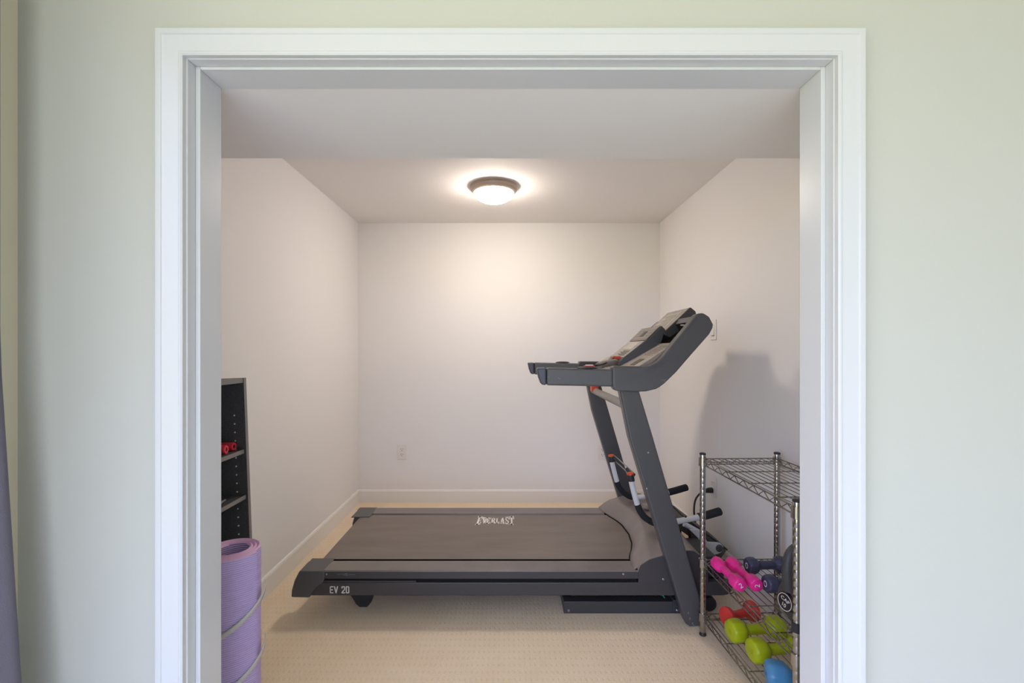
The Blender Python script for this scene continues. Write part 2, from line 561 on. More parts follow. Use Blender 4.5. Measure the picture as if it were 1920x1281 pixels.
# black strips give the gaps each side of the belt their shade
part(MB().box((-0.90, 2.220, 0.15), (0.72, 2.236, 0.2145)), 'gap_shade', M_black)
part(MB().box((-0.90, mirY(2.236), 0.15), (0.72, mirY(2.220), 0.2145)), 'gap_shade', M_black)

# slab-serif wordmark on the belt, letters as polygons in a 0..1 box, bent to the concave outline
def R(x0, y0, x1, y1):
    return [(x0, y0), (x1, y0), (x1, y1), (x0, y1)]


GL = {
    'E': [R(.14, 0, .46, 1), R(0, 0, .9, .15), R(0, .85, .9, 1), R(.74, .1, .9, .32), R(.74, .68, .9, .9), R(.4, .43, .66, .57), R(.58, .36, .7, .64)],
    'V': [[(.08, .9), (.40, .9), (.62, 0), (.38, 0)], [(.62, .9), (.84, .9), (.62, 0), (.46, 0)], R(0, .86, .46, 1), R(.56, .86, 1, 1)],
    'R': [R(.12, 0, .42, 1), R(0, 0, .52, .14), R(0, .86, .7, 1), R(.4, .44, .7, .58), [(.62, .5), (.86, .58), (.86, .86), (.62, 1)], [(.45, .48), (.72, .48), (.94, .12), (.66, .12)], R(.62, 0, 1, .14)],
    'L': [R(.14, 0, .48, 1), R(0, 0, .92, .15), R(0, .86, .62, 1), R(.76, .1, .92, .36)],
    'A': [[(.06, .08), (.28, .08), (.56, 1), (.38, 1)], [(.58, .08), (.92, .08), (.64, 1), (.40, 1)], R(.24, .26, .72, .4), R(0, 0, .36, .14), R(.5, 0, 1, .14)],
    'S': [R(.06, .84, .9, 1), R(.06, .0, .9, .16), [(.06, .55), (.34, .62), (.34, .95), (.06, .95)], [(.62, .05), (.92, .05), (.92, .46), (.62, .38)], [(.06, .58), (.3, .66), (.92, .42), (.7, .32)], R(.74, .66, .9, .95), R(.06, .05, .2, .36)],
    'T': [R(.34, 0, .66, 1), R(0, .85, 1, 1), R(0, .64, .15, .9), R(.85, .64, 1, .9), R(.16, 0, .84, .14)],
}
spans = [('E', 330, 505), ('V', 520, 690), ('E', 645, 790), ('R', 795, 945), ('L', 945, 1065), ('A', 1080, 1225), ('S', 1235, 1360), ('T', 1360, 1510)]
lg = MB()
for ch, a, b in spans:
    for poly in GL[ch]:
        # refine each polygon edge so that the bend shows
        vs = []
        for (x, y) in poly:
            u = (a + (b - a) * x - 330) / (1510 - 330)
            q = (2 * u - 1)
            top = 0.80 + 0.20 * q * q
            bot = 0.20 - 0.20 * q * q
            v = bot + (top - bot) * y
            u2 = u + (0.05 * y if ch == 'E' and a == 330 else 0)
            vs.append((-0.196 + 0.231 * u2, 2.672 + 0.150 * v, 0.2250))
        lg.add(vs, [tuple(range(len(vs)))])
part(lg, 'wordmark', M_white, belt)

# rear end caps
for s in (0, 1):
    capprof = [at(562, 1070, Y1), at(609, 1070, Y1), at(609, 1083, Y1), at(607, 1092, Y1), at(594, 1101, Y1), at(585, 1113, Y1), at(581, 1120, Y1), at(547, 1119, Y1), at(548, 1106, Y1), at(553, 1088, Y1)]
    topplate = [at(564, 1070, Y1), at(609, 1070, Y1), (at(609, 1070, Y1)[0], 0.2262), (at(564, 1070, Y1)[0] - 0.004, 0.2225)]
    if s == 0:
        ec = part(MB().prism(capprof, Y1 - 0.008, 2.212), 'end_cap', M_plas, bevel=0.006, bseg=3)
        part(MB().prism(topplate, 2.205, 2.240), 'cap_lip', M_plas, ec, bevel=0.001)
    else:
        ec = part(MB().prism(capprof, mirY(2.150), Y2 + 0.008), 'end_cap', M_plas, bevel=0.006, bseg=3)
        part(MB().prism(topplate, 2.800, mirY(2.145)), 'cap_lip', M_plas, ec, bevel=0.001)
# small rear feet
for s in (0, 1):
    foot = [(-0.835, 0.112), (-0.790, 0.085), (-0.758, 0.045), (-0.742, 0.018), (-0.724, 0.002), (-0.688, 0.002), (-0.668, 0.025), (-0.658, 0.062), (-0.660, 0.112)]
    ya, yb = (2.212, 2.250) if s == 0 else (mirY(2.250), mirY(2.212))
    part(MB().prism(foot, ya, yb), 'rear_foot', M_darkp, bevel=0.004)
# model lettering on the near bar: condensed strokes
lt = MB()
yL = Y1 + 0.0012


def stroke(x0, z0, x1, z1, w):
    d = Vector((x1 - x0, z1 - z0)); d.normalize(); n = Vector((-d.y, d.x)) * w / 2
    lt.add([(x0 + n.x, yL, z0 + n.y), (x1 + n.x, yL, z1 + n.y), (x1 - n.x, yL, z1 - n.y), (x0 - n.x, yL, z0 - n.y)], [(0, 1, 2, 3)])


zt, zb_ = 0.1545, 0.1215
zm = (zt + zb_) / 2
w = 0.0048
X0 = -0.828
for (a, b, c, d) in ((0, zb_, 0, zt), (-.0024, zt - w / 2, .0145, zt - w / 2), (-.0024, zm, .0125, zm), (-.0024, zb_ + w / 2, .0145, zb_ + w / 2)):
    stroke(X0 + a, b, X0 + c, d, w)
stroke(X0 + 0.0195, zt, X0 + 0.0268, zb_, w); stroke(X0 + 0.0340, zt, X0 + 0.0268, zb_, w)
X2 = X0 + 0.0545
stroke(X2, zt - w / 2, X2 + .012, zt - w / 2, w); stroke(X2 + .012, zt - .001, X2 + .012, zm, w); stroke(X2, zt - .001, X2, zt - .010, w)
stroke(X2 + .012, zm + .002, X2, zb_ + .004, w); stroke(X2 - .002, zb_ + w / 2, X2 + .0145, zb_ + w / 2, w)
X3 = X2 + 0.020
stroke(X3, zb_ + .002, X3, zt - .002, w); stroke(X3 + .0115, zb_ + .002, X3 + .0115, zt - .002, w)
stroke(X3 - .0005, zt - w / 2, X3 + .012, zt - w / 2, w); stroke(X3 - .0005, zb_ + w / 2, X3 + .012, zb_ + w / 2, w)
part(lt, 'model_lettering', M_white)

# base frame on the carpet
for s in (0, 1):
    ya, yb = (2.163, 2.215) if s == 0 else (mirY(2.215), mirY(2.163))
    br = part(MB().box((0.264, ya, 0.0), (0.785, yb, 0.0575)), 'base_bar', M_frame, bevel=0.003)
    part(MB().box((0.784, ya - 0.001, 0.0), (0.86, yb + 0.004, 0.066)), 'base_bracket', M_frame, br, bevel=0.003)
    if s == 0:
        for bx_, bz in ((0.287, 0.016), (0.802, 0.018)):
            part(MB().lathe([(0.006, 0), (0.006, 0.003), (0.003, 0.005)], Matrix.Translation((bx_, ya - 0.001, bz)) @ Matrix.Rotation(PI / 2, 4, 'X'), 6), 'bolt', M_bolt, br)
part(MB().box((0.264, 2.20, 0.004), (0.310, mirY(2.20), 0.045)), 'base_cross_bar', M_frame, bevel=0.003)
part(MB().box((0.50, 2.25, 0.04), (0.95, mirY(2.25), 0.115)), 'lift_housing', M_black, bevel=0.01)
part(MB().tube([(0.44, 2.19, 0.098), (0.70, 2.19, 0.112)], 0.006, 8), 'gas_strut', M_frame)
part(MB().tube(smooth_path([(0.705, 2.17, 0.108), (0.715, 2.165, 0.096), (0.735, 2.165, 0.085), (0.745, 2.168, 0.073)]), 0.0025, 6), 'earth_wire', M_green)
for s in (0, 1):
    y = 2.175 if s == 0 else mirY(2.175) - 0.04
    part(MB().lathe([(0.02, 0), (0.032, 0.002), (0.034, 0.008), (0.034, 0.032), (0.032, 0.038), (0.02, 0.04)],
                    Matrix.Translation((0.965, y + 0.04, 0.036)) @ Matrix.Rotation(PI / 2, 4, 'X'), 24), 'transport_wheel', M_darkp, smooth=40)
    part(MB().prism([(0.86, 0.02), (0.95, 0.02), (0.99, 0.05), (0.99, 0.075), (0.86, 0.075)], y + 0.042, y + 0.05), 'wheel_bracket', M_frame, bevel=0.002)
    part(MB().box((0.90, y + 0.01, 0.07), (0.975, y + 0.05, 0.112)), 'wheel_mount', M_darkp, bevel=0.006)

# motor hood: concave front lip, arched sides
lip = [(2.117, .586), (2.214, .593), (2.28, .612), (2.34, .6365), (2.418, .660), (2.539, .6757), (2.672, .670), (2.74, .655), (2.80, .632), (2.886, .602), (2.962, .588)]
lipY = [p[0] for p in lip]


def lerp(tbl, x):
    for (a, b), (c, d) in zip(tbl, tbl[1:]):
        if x <= c:
            return b + (d - b) * (x - a) / (c - a)
    return tbl[-1][1]


XE, SE = 0.932, 0.345
arch = [(0, .2310), (.03, .2555), (.07, .281), (.15, .305), (.25, .323), (.275, .322), (.325, .285), (.341, .25), (.345, .171)]
hd = MB()
rows = []
ny = 32
for j in range(ny + 1):
    y = Y1 + 0.001 + (Y2 - Y1 - 0.002) * j / ny
    v = 2 * j / ny - 1
    xf = lerp(lip, y)
    row = [(xf + 0.004, y, 0.2255), (xf, y, 0.2285)]
    x_end = XE
    for k in range(0, 25):
        t = k / 24
        s_ = SE * t
        z = lerp(arch, s_)
        bulge = 0.030 * (1 - v * v) * math.sin(min(1, t / 0.9) * PI) if t < 0.9 else 0
        x = xf + (x_end - xf) * t
        row.append((x, y, z + bulge))
    rows.append(row)
hd.grid(rows)
for j in (0, ny):
    r = rows[j]
    base = [(p[0], p[1], 0.172 if p[0] > 0.607 else p[2] - 0.002) for p in r]
    hd.grid([r, base])
hood = part(hd, 'motor_hood', M_hood, smooth=50)
gp = MB()  # black strip laid on the belt in place of shade under the lip
r0, r1 = [], []
for j in range(ny + 1):
    y = 2.24 + (mirY(2.24) - 2.24) * j / ny
    r0.append((lerp(lip, y) - 0.007, y, 0.2248)); r1.append((lerp(lip, y) + 0.004, y, 0.2252))
gp.grid([r0, r1])
part(gp, 'lip_gap_shade', M_black, hood)
side = [(0.604, 0.172)] + [(0.606, 0.229)] + [(lerp(lip, Y1) + (XE - .586) * t, lerp(arch, SE * t) - 0.003) for t in (.09, .2, .32, .45, .58, .72, .8, .88, .94, .98)] + [(XE - 0.002, .172)]
part(MB().prism(side, Y1 - 0.002, Y1 + 0.003), 'hood_side', M_frame, hood)
part(MB().prism(side, Y2 - 0.003, Y2 + 0.002), 'hood_side', M_frame, hood)
part(MB().lathe([(0.005, 0), (0.005, 0.002), (0.003, 0.0035)], Matrix.Translation((0.72, Y1 - 0.002, 0.189)) @ Matrix.Rotation(PI / 2, 4, 'X'), 12), 'screw', M_bolt, hood)
part(MB().lathe([(0.02, 0), (0.032, 0), (0.034, 0.008), (0.03, 0.016), (0.015, 0.02)], Matrix.Translation((0.80, 2.62, 0.345)), 24), 'adjust_knob', M_hood, hood, smooth=50)

for ya, yb in ((2.168, 2.395), (2.70, 2.91)):
    part(MB().prism([(0.925, 0.115), (1.035, 0.115), (1.030, 0.19), (1.0, 0.262), (0.985, 0.268), (0.925, 0.268)], ya, yb), 'front_housing', M_darkp, bevel=0.008)
# uprights
UY0, UY1 = 2.055, 2.113
upr = [(0.5035, 1.075), (0.5905, 1.075), (0.655, 0.860), (0.880, 0.085), (0.8765, 0.004), (0.823, 0.002), (0.806, 0.012), (0.797, 0.030), (0.547, 0.860)]
for s in (0, 1):
    ya, yb = (UY0, UY1) if s == 0 else (mirY(UY1), mirY(UY0))
    u = part(MB().prism(upr, ya, yb), 'upright', M_upr, bevel=0.009, bseg=3)
    if s == 0:
        for bx_, bz in ((0.633, 0.79), (0.626, 0.628)):
            part(MB().lathe([(0.004, 0), (0.004, 0.002), (0.002, 0.003)], Matrix.Translation((bx_, ya - 0.0005, bz)) @ Matrix.Rotation(PI / 2, 4, 'X'), 10), 'screw', M_bolt, u)
        ch = MB()
        for bx_, bz in ((0.813, 0.066), (0.82, 0.040), (0.832, 0.018), (0.836, 0.008)):
            ch.prism([(bx_ - 0.003, bz - 0.005), (bx_ + 0.003, bz - 0.004), (bx_ + 0.002, bz + 0.006), (bx_ - 0.001, bz + 0.004)], ya - 0.0008, ya + 0.001)
        part(ch, 'paint_chips', M_edge, u)
part(MB().tube([(0.556, UY1 - 0.01, 0.992), (0.556, mirY(UY1) + 0.01, 0.992)], 0.021, 20), 'cross_tube', M_grey, smooth=40)
part(MB().box((0.528, 2.875, 0.990), (0.572, 2.940, 1.030)), 'latch', M_orange, bevel=0.004)

# console shell
def cy(z):  # the console narrows towards its top
    return 2.03 + max(0.0, min(1.0, (z - 1.18) / 0.25)) * 0.12


outline_px = [(1148.5, 687, 0), (1180, 687, 0), (1206, 687.5, 0), (1219, 686, .0), (1231, 680, .08), (1242, 670, .2), (1262, 645, .45), (1286, 616, .75), (1300, 597.5, .93), (1308, 588, 1), (1319, 586.7, 1), (1330.5, 593.7, .93),
              (1338.2, 608.5, .75), (1337, 616, .68), (1330.5, 627.5, .58), (1300, 662, .2), (1268.7, 697.7, 0), (1247.6, 718.8, 0), (1238, 726, 0), (1230.7, 730, 0), (1212, 734.3, 0), (1196, 735, 0), (1154, 733.5, 0), (1148.5, 724, 0)]
pn, yn = [], []
for px, py, t in outline_px:
    y = 2.03 + 0.12 * t
    pn.append(at(px, py, y)); yn.append(y)
shell = MB()
shell.prism(pn, yn, [y + 0.062 for y in yn])
shell_o = part(shell, 'console_shell', M_plas, bevel=0.009, bseg=3)
yf = [mirY(y + (y - 2.03) * 1.6) for y in yn]
s2 = MB().prism(pn, [y - 0.062 for y in yf], yf)
part(s2, 'console_side', M_plas, shell_o, bevel=0.009, bseg=3)
# tray body between the sides, with the two cup wells
sl = Vector((0.72, 0.69)).normalized()
T0, T1 = (0.575, 1.166), (0.782, 1.288)
tray = [T0, T1, (0.818, 1.238), (0.900, 1.328), (0.866, 1.386), (0.882, 1.412), (0.914, 1.372), (0.908, 1.335), (0.760, 1.168), (0.700, 1.108), (0.620, 1.076), (0.560, 1.080)]
ty = [2.075 + 0.12 * max(0, min(1, (z - 1.18) / .25)) for x, z in tray]
part(MB().prism(tray, ty, [mirY(y + (y - 2.075) * 1.3) for y in ty]), 'tray', M_tray, shell_o)
# ribs on the tray and the dark badge with letters
dT = Vector((T1[0] - T0[0], T1[1] - T0[1])).normalized()
nT = Vector((-dT.y, dT.x))


def tray_pt(s, off=0.0):
    return (T0[0] + dT.x * s + nT.x * off, T0[1] + dT.y * s + nT.y * off)


rb = MB()
for k in range(7):
    s = 0.125 + 0.014 * k
    a, b = tray_pt(s, 0.0002), tray_pt(s + 0.003, 0.0002)
    c, d = tray_pt(s + 0.003, 0.0012), tray_pt(s, 0.0012)
    rb.prism([a, b, c, d], 2.155, 2.275)
part(rb, 'tray_ribs', M_panel_d, shell_o)
bd = MB().prism([tray_pt(0.028, 0), tray_pt(0.088, 0), tray_pt(0.088, 0.0012), tray_pt(0.028, 0.0012)], 2.17, 2.245)
bd_o = part(bd, 'badge', M_ink, shell_o)
# badge marks: frame lines of squared letters read along the slope
bm_ = MB()
o0 = tray_pt(0.058, 0.0016)
Mx = Matrix(((dT.x, 0, -nT.x * -1, o0[0]), (0, 1, 0, 2.207), (dT.y, 0, nT.y, o0[1]), (0, 0, 0, 1)))
for cx0 in (-0.019, 0.0, 0.019):
    for (x0, y0, x1, y1) in ((-.007, -.024, .007, -.019), (-.007, .019, .007, .024), (-.007, -.0025, .006, .0025), (.0035, -.024, .007, .024)):
        if cx0 == 0.0 and y0 == -.0025:
            continue
        vs = [Mx @ Vector((cx0 + a, b, 0)) for a, b in ((x0, y0), (x1, y0), (x1, y1), (x0, y1))]
        bm_.add(vs, [(0, 1, 2, 3)])
part(bm_, 'badge_letters', M_panel_l, bd_o)
# dark bottle wells with chrome bottle rests
for ya, yb, yc in ((2.140, 2.349, 2.215), (2.690, 2.76, 2.735)):
    wl = MB()
    row = [(T1[0] - 0.001, T1[1] + 0.0012), (0.815, 1.2405), (0.8965, 1.3285), (0.8645, 1.3865)]
    wl.grid([[(x, ya, z) for x, z in row], [(x, yb, z) for x, z in row]])
    wo = part(wl, 'bottle_well', M_black, shell_o)
    for k in range(3):
        x, z = 0.864 + 0.010 * k, 1.372 - 0.016 * k
        part(MB().tube([(x - 0.006, yc - 0.040, z), (x - 0.010, yc + 0.035, z + 0.004)], 0.0038, 10), 'bottle_rest', M_bolt, wo, smooth=40)

part(MB().prism([(0.8665, 1.3865), (0.8825, 1.4125), (0.8805, 1.4145), (0.8645, 1.3885)], 2.16, 2.70), 'top_rim', M_plas, shell_o)
for (a, b, c, d) in ((1247.5, 714, 1240, 712.4), (1248, 715.5, 1244, 716.5), (1246, 713, 1250, 711.5)):
    (xa, za), (xb, zb2) = at(a, b, 2.0294), at(c, d, 2.0294)
    part(MB().add([(xa, 2.0294, za), (xb, 2.0294, zb2), (xb, 2.0294, zb2 + 0.0012), (xa, 2.0294, za + 0.002)], [(0, 1, 2, 3)]), 'scuff_mark', M_edge, shell_o)
# display housing
DY0, DY1 = 2.35, 2.685
P0, P1, P2, P3, P4 = (0.5675, 1.182), (0.7135, 1.303), (0.792, 1.3806), (0.813, 1.360), (0.942, 1.476)
low = [P0, (0.60, 1.214), (0.65, 1.2555), P1, (0.755, 1.342), P2, P3, (0.79, 1.29), (0.70, 1.235), (0.60, 1.176), (0.578, 1.172)]
lowY0 = [DY0 + 0.03 if i in (0, 10) else DY0 + (0.012 if i in (1, 9) else 0.0) for i in range(len(low))]
M_cdark = mat('console_dark', (62, 62, 64), 0.35)
lp = part(MB().prism(low, lowY0, [DY0 + DY1 - y for y in lowY0]), 'control_panel', M_cdark, bevel=0.004)
upp = [(0.795, 1.338), P4, (0.968, 1.455), (0.972, 1.440), (0.905, 1.365), (0.835, 1.318)]
up_ = part(MB().prism(upp, DY0, DY1), 'display_housing', M_cdark, bevel=0.004)


def slab(p, q, s0, s1, y0, y1, off, th=0.0012):
    """a thin plate lying on the slope from p to q (fractions s0..s1)"""
    p, q = Vector(p), Vector(q)
    d = q - p
    n = Vector((-d.y, d.x)).normalized()
    a, b = p + d * s0, p + d * s1
    pts = [a + n * off, b + n * off, b + n * (off + th), a + n * (off + th)]
    return MB().prism([tuple(v) for v in pts], y0, y1)


w0, w1 = DY0 + 0.006, DY1 - 0.006
part(slab((0.807, 1.3485), P4, 0.03, 0.97, w0, w1, 0.0), 'display_face', M_panel, up_)
part(slab((0.807, 1.3485), P4, 0.15, 0.85, w0 + 0.05, w1 - 0.05, 0.0012), 'display_screen', M_panel_l, up_)
pc = part(slab(P1, P2, 0.02, 0.96, w0, w1, 0.002), 'speed_strip', M_panel_d, lp)
kb = MB()
for r in range(4):
    for c in range(9):
        if r in (1, 2) and 3 <= c <= 5:
            continue
        q = slab(P1, P2, 0.12 + 0.21 * r, 0.24 + 0.21 * r, w0 + 0.012 + 0.034 * c, w0 + 0.036 + 0.034 * c, 0.0032)
        kb.add(q.v, q.f)
part(kb, 'buttons', M_panel, pc)
part(slab(P1, P2, 0.30, 0.66, w0 + 0.13, w0 + 0.19, 0.0034), 'fan_button', M_ink, pc)
fp = part(slab((0.60, 1.214), P1, 0.0, 0.98, w0 + 0.008, w1 - 0.008, 0.0014), 'console_face', M_panel, lp)
part(slab((0.60, 1.214), P1, 0.48, 0.92, w0 + 0.06, w1 - 0.06, 0.0026), 'readout', M_panel_l, fp)
ink = MB()
for k in range(11):
    q = slab((0.60, 1.214), P1, 0.10 + 0.03 * k, 0.113 + 0.03 * k, w0 + 0.04 + 0.006 * (k % 3), w0 + 0.16 + 0.02 * (k % 4), 0.0028, 0.0004)
    ink.add(q.v, q.f)
part(ink, 'printed_lines', M_ink, fp)
ink = MB()
for k in range(12):
    q = slab((0.807, 1.3485), P4, 0.18 + 0.05 * k, 0.19 + 0.05 * k, w0 + 0.07 + 0.01 * (k % 3), w0 + 0.2 + 0.02 * (k % 4), 0.0026, 0.0004)
    ink.add(q.v, q.f)
part(ink, 'printed_lines', M_panel_d, up_)

# handle arms
arm = [at(1006.3, 690.6, 2.03), at(1012, 690.2, 2.03), at(1150, 693, 2.03), at(1150, 725.5, 2.03), at(1026, 723, 2.03), at(1015, 721.5, 2.03), at(1010, 708, 2.03)]
capx = at(1025, 700, 2.03)[0]
for s in (0, 1):
    ya, yb = (2.034, 2.104) if s == 0 else (mirY(2.104), mirY(2.034))
    body = [(capx, arm[1][1]), arm[2], arm[3], (capx, arm[4][1])]
    a_o = part(MB().prism(body, ya, yb), 'handle_arm', M_plas, bevel=0.009, bseg=3)
    endc = [arm[0], (capx - 0.001, arm[1][1]), (capx - 0.001, arm[4][1]), arm[5], arm[6]]
    part(MB().prism(endc, ya, yb), 'arm_end_cap', mat('slate_plastic', (68, 72, 84), 0.42), a_o, bevel=0.008, bseg=3)
    ym = (ya + yb) / 2
    if s == 0:
        for (a, b, c, d) in ((1046, 709, 1051, 711), (1027, 707.5, 1030, 708)):
            (xa, za), (xb, zb2) = at(a, b, ya - 0.0006), at(c, d, ya - 0.0006)
            part(MB().add([(xa, ya - 0.0006, za), (xb, ya - 0.0006, zb2), (xb, ya - 0.0006, zb2 + 0.0014), (xa, ya - 0.0006, za + 0.0018)], [(0, 1, 2, 3)]), 'scuff_mark', M_edge, a_o)
    xb_ = at(1101, 690, 2.07)[0] - (0.0 if s == 0 else 0.0)
    part(MB().lathe([(0.034, 0), (0.046, 0.001), (0.047, 0.004), (0.034, 0.009), (0.012, 0.011)],
                    Matrix.Translation((xb_, ym, arm[1][1] - 0.004)) @ Matrix.Diagonal((1, 0.68, 1, 1)), 28), 'speed_dial', M_darkp, a_o, smooth=40)
part(MB().tube(smooth_path([(0.445, 2.25, 1.172), (0.48, 2.29, 1.182), (0.52, 2.34, 1.186), (0.565, 2.40, 1.190)]), [0.018] * 18 + [0.016], 16), 'pulse_grip', M_grey, smooth=50)
# safety key and lanyard
sk = part(MB().box((0.560, 2.43, 1.2040), (0.606, 2.455, 1.222)), 'safety_key', M_orange, bevel=0.004)
part(MB().tube(smooth_path([(0.565, 2.44, 1.212), (0.53, 2.36, 1.199), (0.47, 2.24, 1.186), (0.415, 2.12, 1.182), (0.372, 2.075, 1.181)]), 0.0042, 8), 'lanyard', M_cable, sk)
clip = MB().box((0.345, 2.056, 1.176), (0.392, 2.084, 1.183))
part(MB().box((0.352, 2.060, 1.183), (0.385, 2.080, 1.187)), 'clip_label', M_white, sk, bevel=0.001)
cl_o = part(clip, 'clip', mat('red_clip', (190, 60, 66), 0.4), sk, bevel=0.002)

# power cord with plug, from the right wall outlet to the hood
cord = thing('power_cord', 'black power cord plugged into the right wall outlet behind the wire shelf', 'cord', (1.2, 2.76, 0.3))
cp = smooth_path([(1.198, 2.765, 0.400), (1.165, 2.745, 0.396), (1.120, 2.72, 0.360), (1.103, 2.70, 0.300), (1.108, 2.69, 0.22), (1.13, 2.68, 0.10), (1.11, 2.66, 0.02), (1.04, 2.64, 0.012)], 8)
MB().tube(cp, 0.0055, 10).build('cable', M_cable, cord, (1.2, 2.76, 0.3), smooth=60)
MB().tube([(XR - 0.0105, 2.765, 0.402), (1.218, 2.765, 0.402), (1.195, 2.762, 0.398), (1.180, 2.756, 0.397)], [0.017, 0.016, 0.011, 0.007], 14).build('plug', M_cable, cord, (1.2, 2.76, 0.3), smooth=50)

# ================================================================== FOLDED EXERCISER standing on the hood
EX = (0.80, 2.57, 0.34)
ex = thing('folding_exerciser', 'folded white tube exerciser with black foam grips resting on the treadmill hood', 'exercise machine', EX)


def epart(mb, name, m, parent=ex, **k):
    return mb.build(name, m, parent, EX, **k)


def arm3(pxs, Y, dx=0, dz=0):
    out = []
    for px, py in pxs:
        x, z = at(px, py, Y)
        out.append((x + dx, Y, z + dz))
    return out


near_px = [(1182, 889), (1185, 908), (1195, 946), (1203, 963), (1214, 974), (1230, 981), (1262, 979), (1310, 970), (1350, 959)]
for s in (0, 1):
    Yh = 2.35 if s == 0 else 2.79
    base = arm3(near_px, 2.35)
    P = [(x, Yh, z - (0.0 if s == 0 else 0.008)) for x, _, z in base]
    path = smooth_path(P, 8)
    i_cap, i_white, i_bend, i_w2 = 6, 16, 41, 56
    hb = epart(MB().tube(path[4:i_white + 2], 0.0145, 16), 'handlebar', M_wtube, smooth=50)
    d0 = (Vector(path[0]) - Vector(path[i_cap]))
    epart(MB().tube([path[0], path[i_cap]], 0.0175, 18), 'sleeve', M_darkp, hb, smooth=50)
    top = Vector(path[0])
    epart(MB().tube([top + d0.normalized() * -0.002, top + d0.normalized() * 0.006, top + d0.normalized() * 0.009], [0.0185, 0.0175, 0.010], 18), 'orange_cap', M_orange, hb, smooth=50)
    epart(MB().tube(path[i_white:i_bend], 0.0165, 16), 'foam_bend', M_foam, hb, smooth=50)
    epart(MB().tube(path[i_bend - 1:i_w2 + 1], 0.0145, 16), 'cross_handle', M_wtube, hb, smooth=50)
    g = [Vector(p) for p in path[i_w2:]]
    epart(MB().tube(g + [g[-1] + (g[-1] - g[-2]).normalized() * 0.006], [0.0205] * len(g) + [0.015], 18), 'hand_grip', M_foam, hb, smooth=50)
    for k, i in enumerate((47, 52)):
        p = Vector(path[i]) + Vector((0, 0, 0.0135))
        epart(MB().lathe([(0.006, 0), (0.006, 0.003), (0.004, 0.005)], Matrix.Translation(p), 10), 'adjust_pin', M_darkp, hb)
# bale with spring between the two tops
tx, tz = at(1186, 892, 2.35)
for dz, r in ((0.010, 0.0035), (-0.018, 0.003)):
    pts = [(tx + 0.006, 2.36, tz + dz), (tx + 0.014, 2.45, tz + dz - 0.005), (tx + 0.014, 2.68, tz + dz - 0.010), (tx + 0.004, 2.78, tz + dz - 0.004)]
    epart(MB().tube(smooth_path(pts), r, 8), 'spring_wire', M_chrome, smooth=50)
sp_pts = []
for k in range(120):
    a = k * 2 * PI / 10
    sp_pts.append((tx + 0.012 + 0.010 * math.cos(a), 2.38 + 0.12 * k / 120, tz - 0.006 + 0.010 * math.sin(a)))
epart(MB().tube(sp_pts, 0.0028, 6), 'coil_spring', M_darkp, smooth=60)
# inclined main beam, white bracket and roller bolt
A_, B_ = Vector(at(1262, 966, 2.57)), Vector(at(1340, 1024, 2.57))
d = (B_ - A_).normalized(); n = Vector((-d.y, d.x))
beam = [tuple(A_ + n * 0.030), tuple(B_ + n * 0.026), tuple(B_ - n * 0.03), tuple(A_ - n * 0.035)]
bm_o = epart(MB().prism(beam, 2.46, 2.66), 'main_beam', M_brownm, bevel=0.004)
tp = [tuple(A_ + n * 0.031), tuple(B_ + n * 0.027), tuple(B_ + n * 0.036), tuple(A_ + n * 0.040)]
epart(MB().prism(tp, 2.455, 2.665), 'beam_cover', M_darkp, bm_o, bevel=0.003)
br_px = [(1293, 993.5), (1312, 994), (1327, 1017), (1346, 1018), (1352, 1020), (1356, 1025), (1356, 1031), (1352, 1036), (1346, 1039), (1321, 1044), (1315, 1016)]
brk = epart(MB().prism([at(a, b, 2.41) for a, b in br_px], 2.408, 2.42), 'bracket', M_wtube, bevel=0.002)
epart(MB().prism([at(a, b, 2.43) for a, b in [(1293, 995), (1330, 1025), (1322, 1044), (1296, 1022)]], 2.422, 2.46), 'bracket_web', M_brownm, brk)
bx_, bz = at(1348.5, 1028, 2.408)
epart(MB().lathe([(0.019, 0), (0.0195, 0.004), (0.017, 0.006), (0.010, 0.0062), (0.009, 0.004), (0.002, 0.004)], Matrix.Translation((bx_, 2.408, bz)) @ Matrix.Rotation(PI / 2, 4, 'X'), 28), 'roller_bolt', M_plas, brk, smooth=40)
x0, z0 = at(1280, 980, 2.46); x1, z1 = at(1312, 998, 2.46)
epart(MB().tube([(x0, 2.44, z0), (x1, 2.44, z1)], 0.014, 14), 'brace_tube', M_wtube, smooth=50)

# ================================================================== BOOKCASE, leaning on the left wall
BK = (-1.190, 1.15, 0.0)
bk = thing('bookcase', 'narrow black bookcase with grey edges leaning on the left wall', 'bookcase', BK, (0, -math.radians(2.15), 0))
BD, BW, BH, BT = 0.235, 0.58, 1.14, 0.016


def panel(lo, hi, name, parent, edge=True):
    p = MB().box(lo, hi).build(name, M_shelfb, parent)
    if edge:
        MB().box((hi[0], lo[1], lo[2]), (hi[0] + 0.001, hi[1], hi[2])).build('edge_band', M_edge, p)
    return p


panel((0.004, BW - BT, 0), (BD, BW, BH), 'side_panel', bk)
panel((0.004, 0, 0), (BD, BT, BH), 'side_panel', bk)
panel((0.004, BT, BH - 0.018), (BD - 0.003, BW - BT, BH), 'top_panel', bk)
panel((0.004, BT, 0.03), (BD - 0.003, BW - BT, 0.046), 'bottom_panel', bk)
MB().box((0, 0, 0), (0.004, BW, BH)).build('back_panel', M_shelfb, bk)
for z in (0.871, 0.700, 0.46, 0.25):
    panel((0.005, BT + 0.001, z - 0.015), (BD - 0.008, BW - BT - 0.001, z), 'shelf', bk)
sp_panel = [c for c in bk.children if c.name.startswith('side_panel')][0]
hole = MB().lathe([(0.003, 0), (0.003, 0.0008)], Matrix.Rotation(PI / 2, 4, 'X'), 10).build('shelf_pin_hole', M_white, sp_panel)
hole.location = (0.196, BW - BT - 0.0001, 1.0)
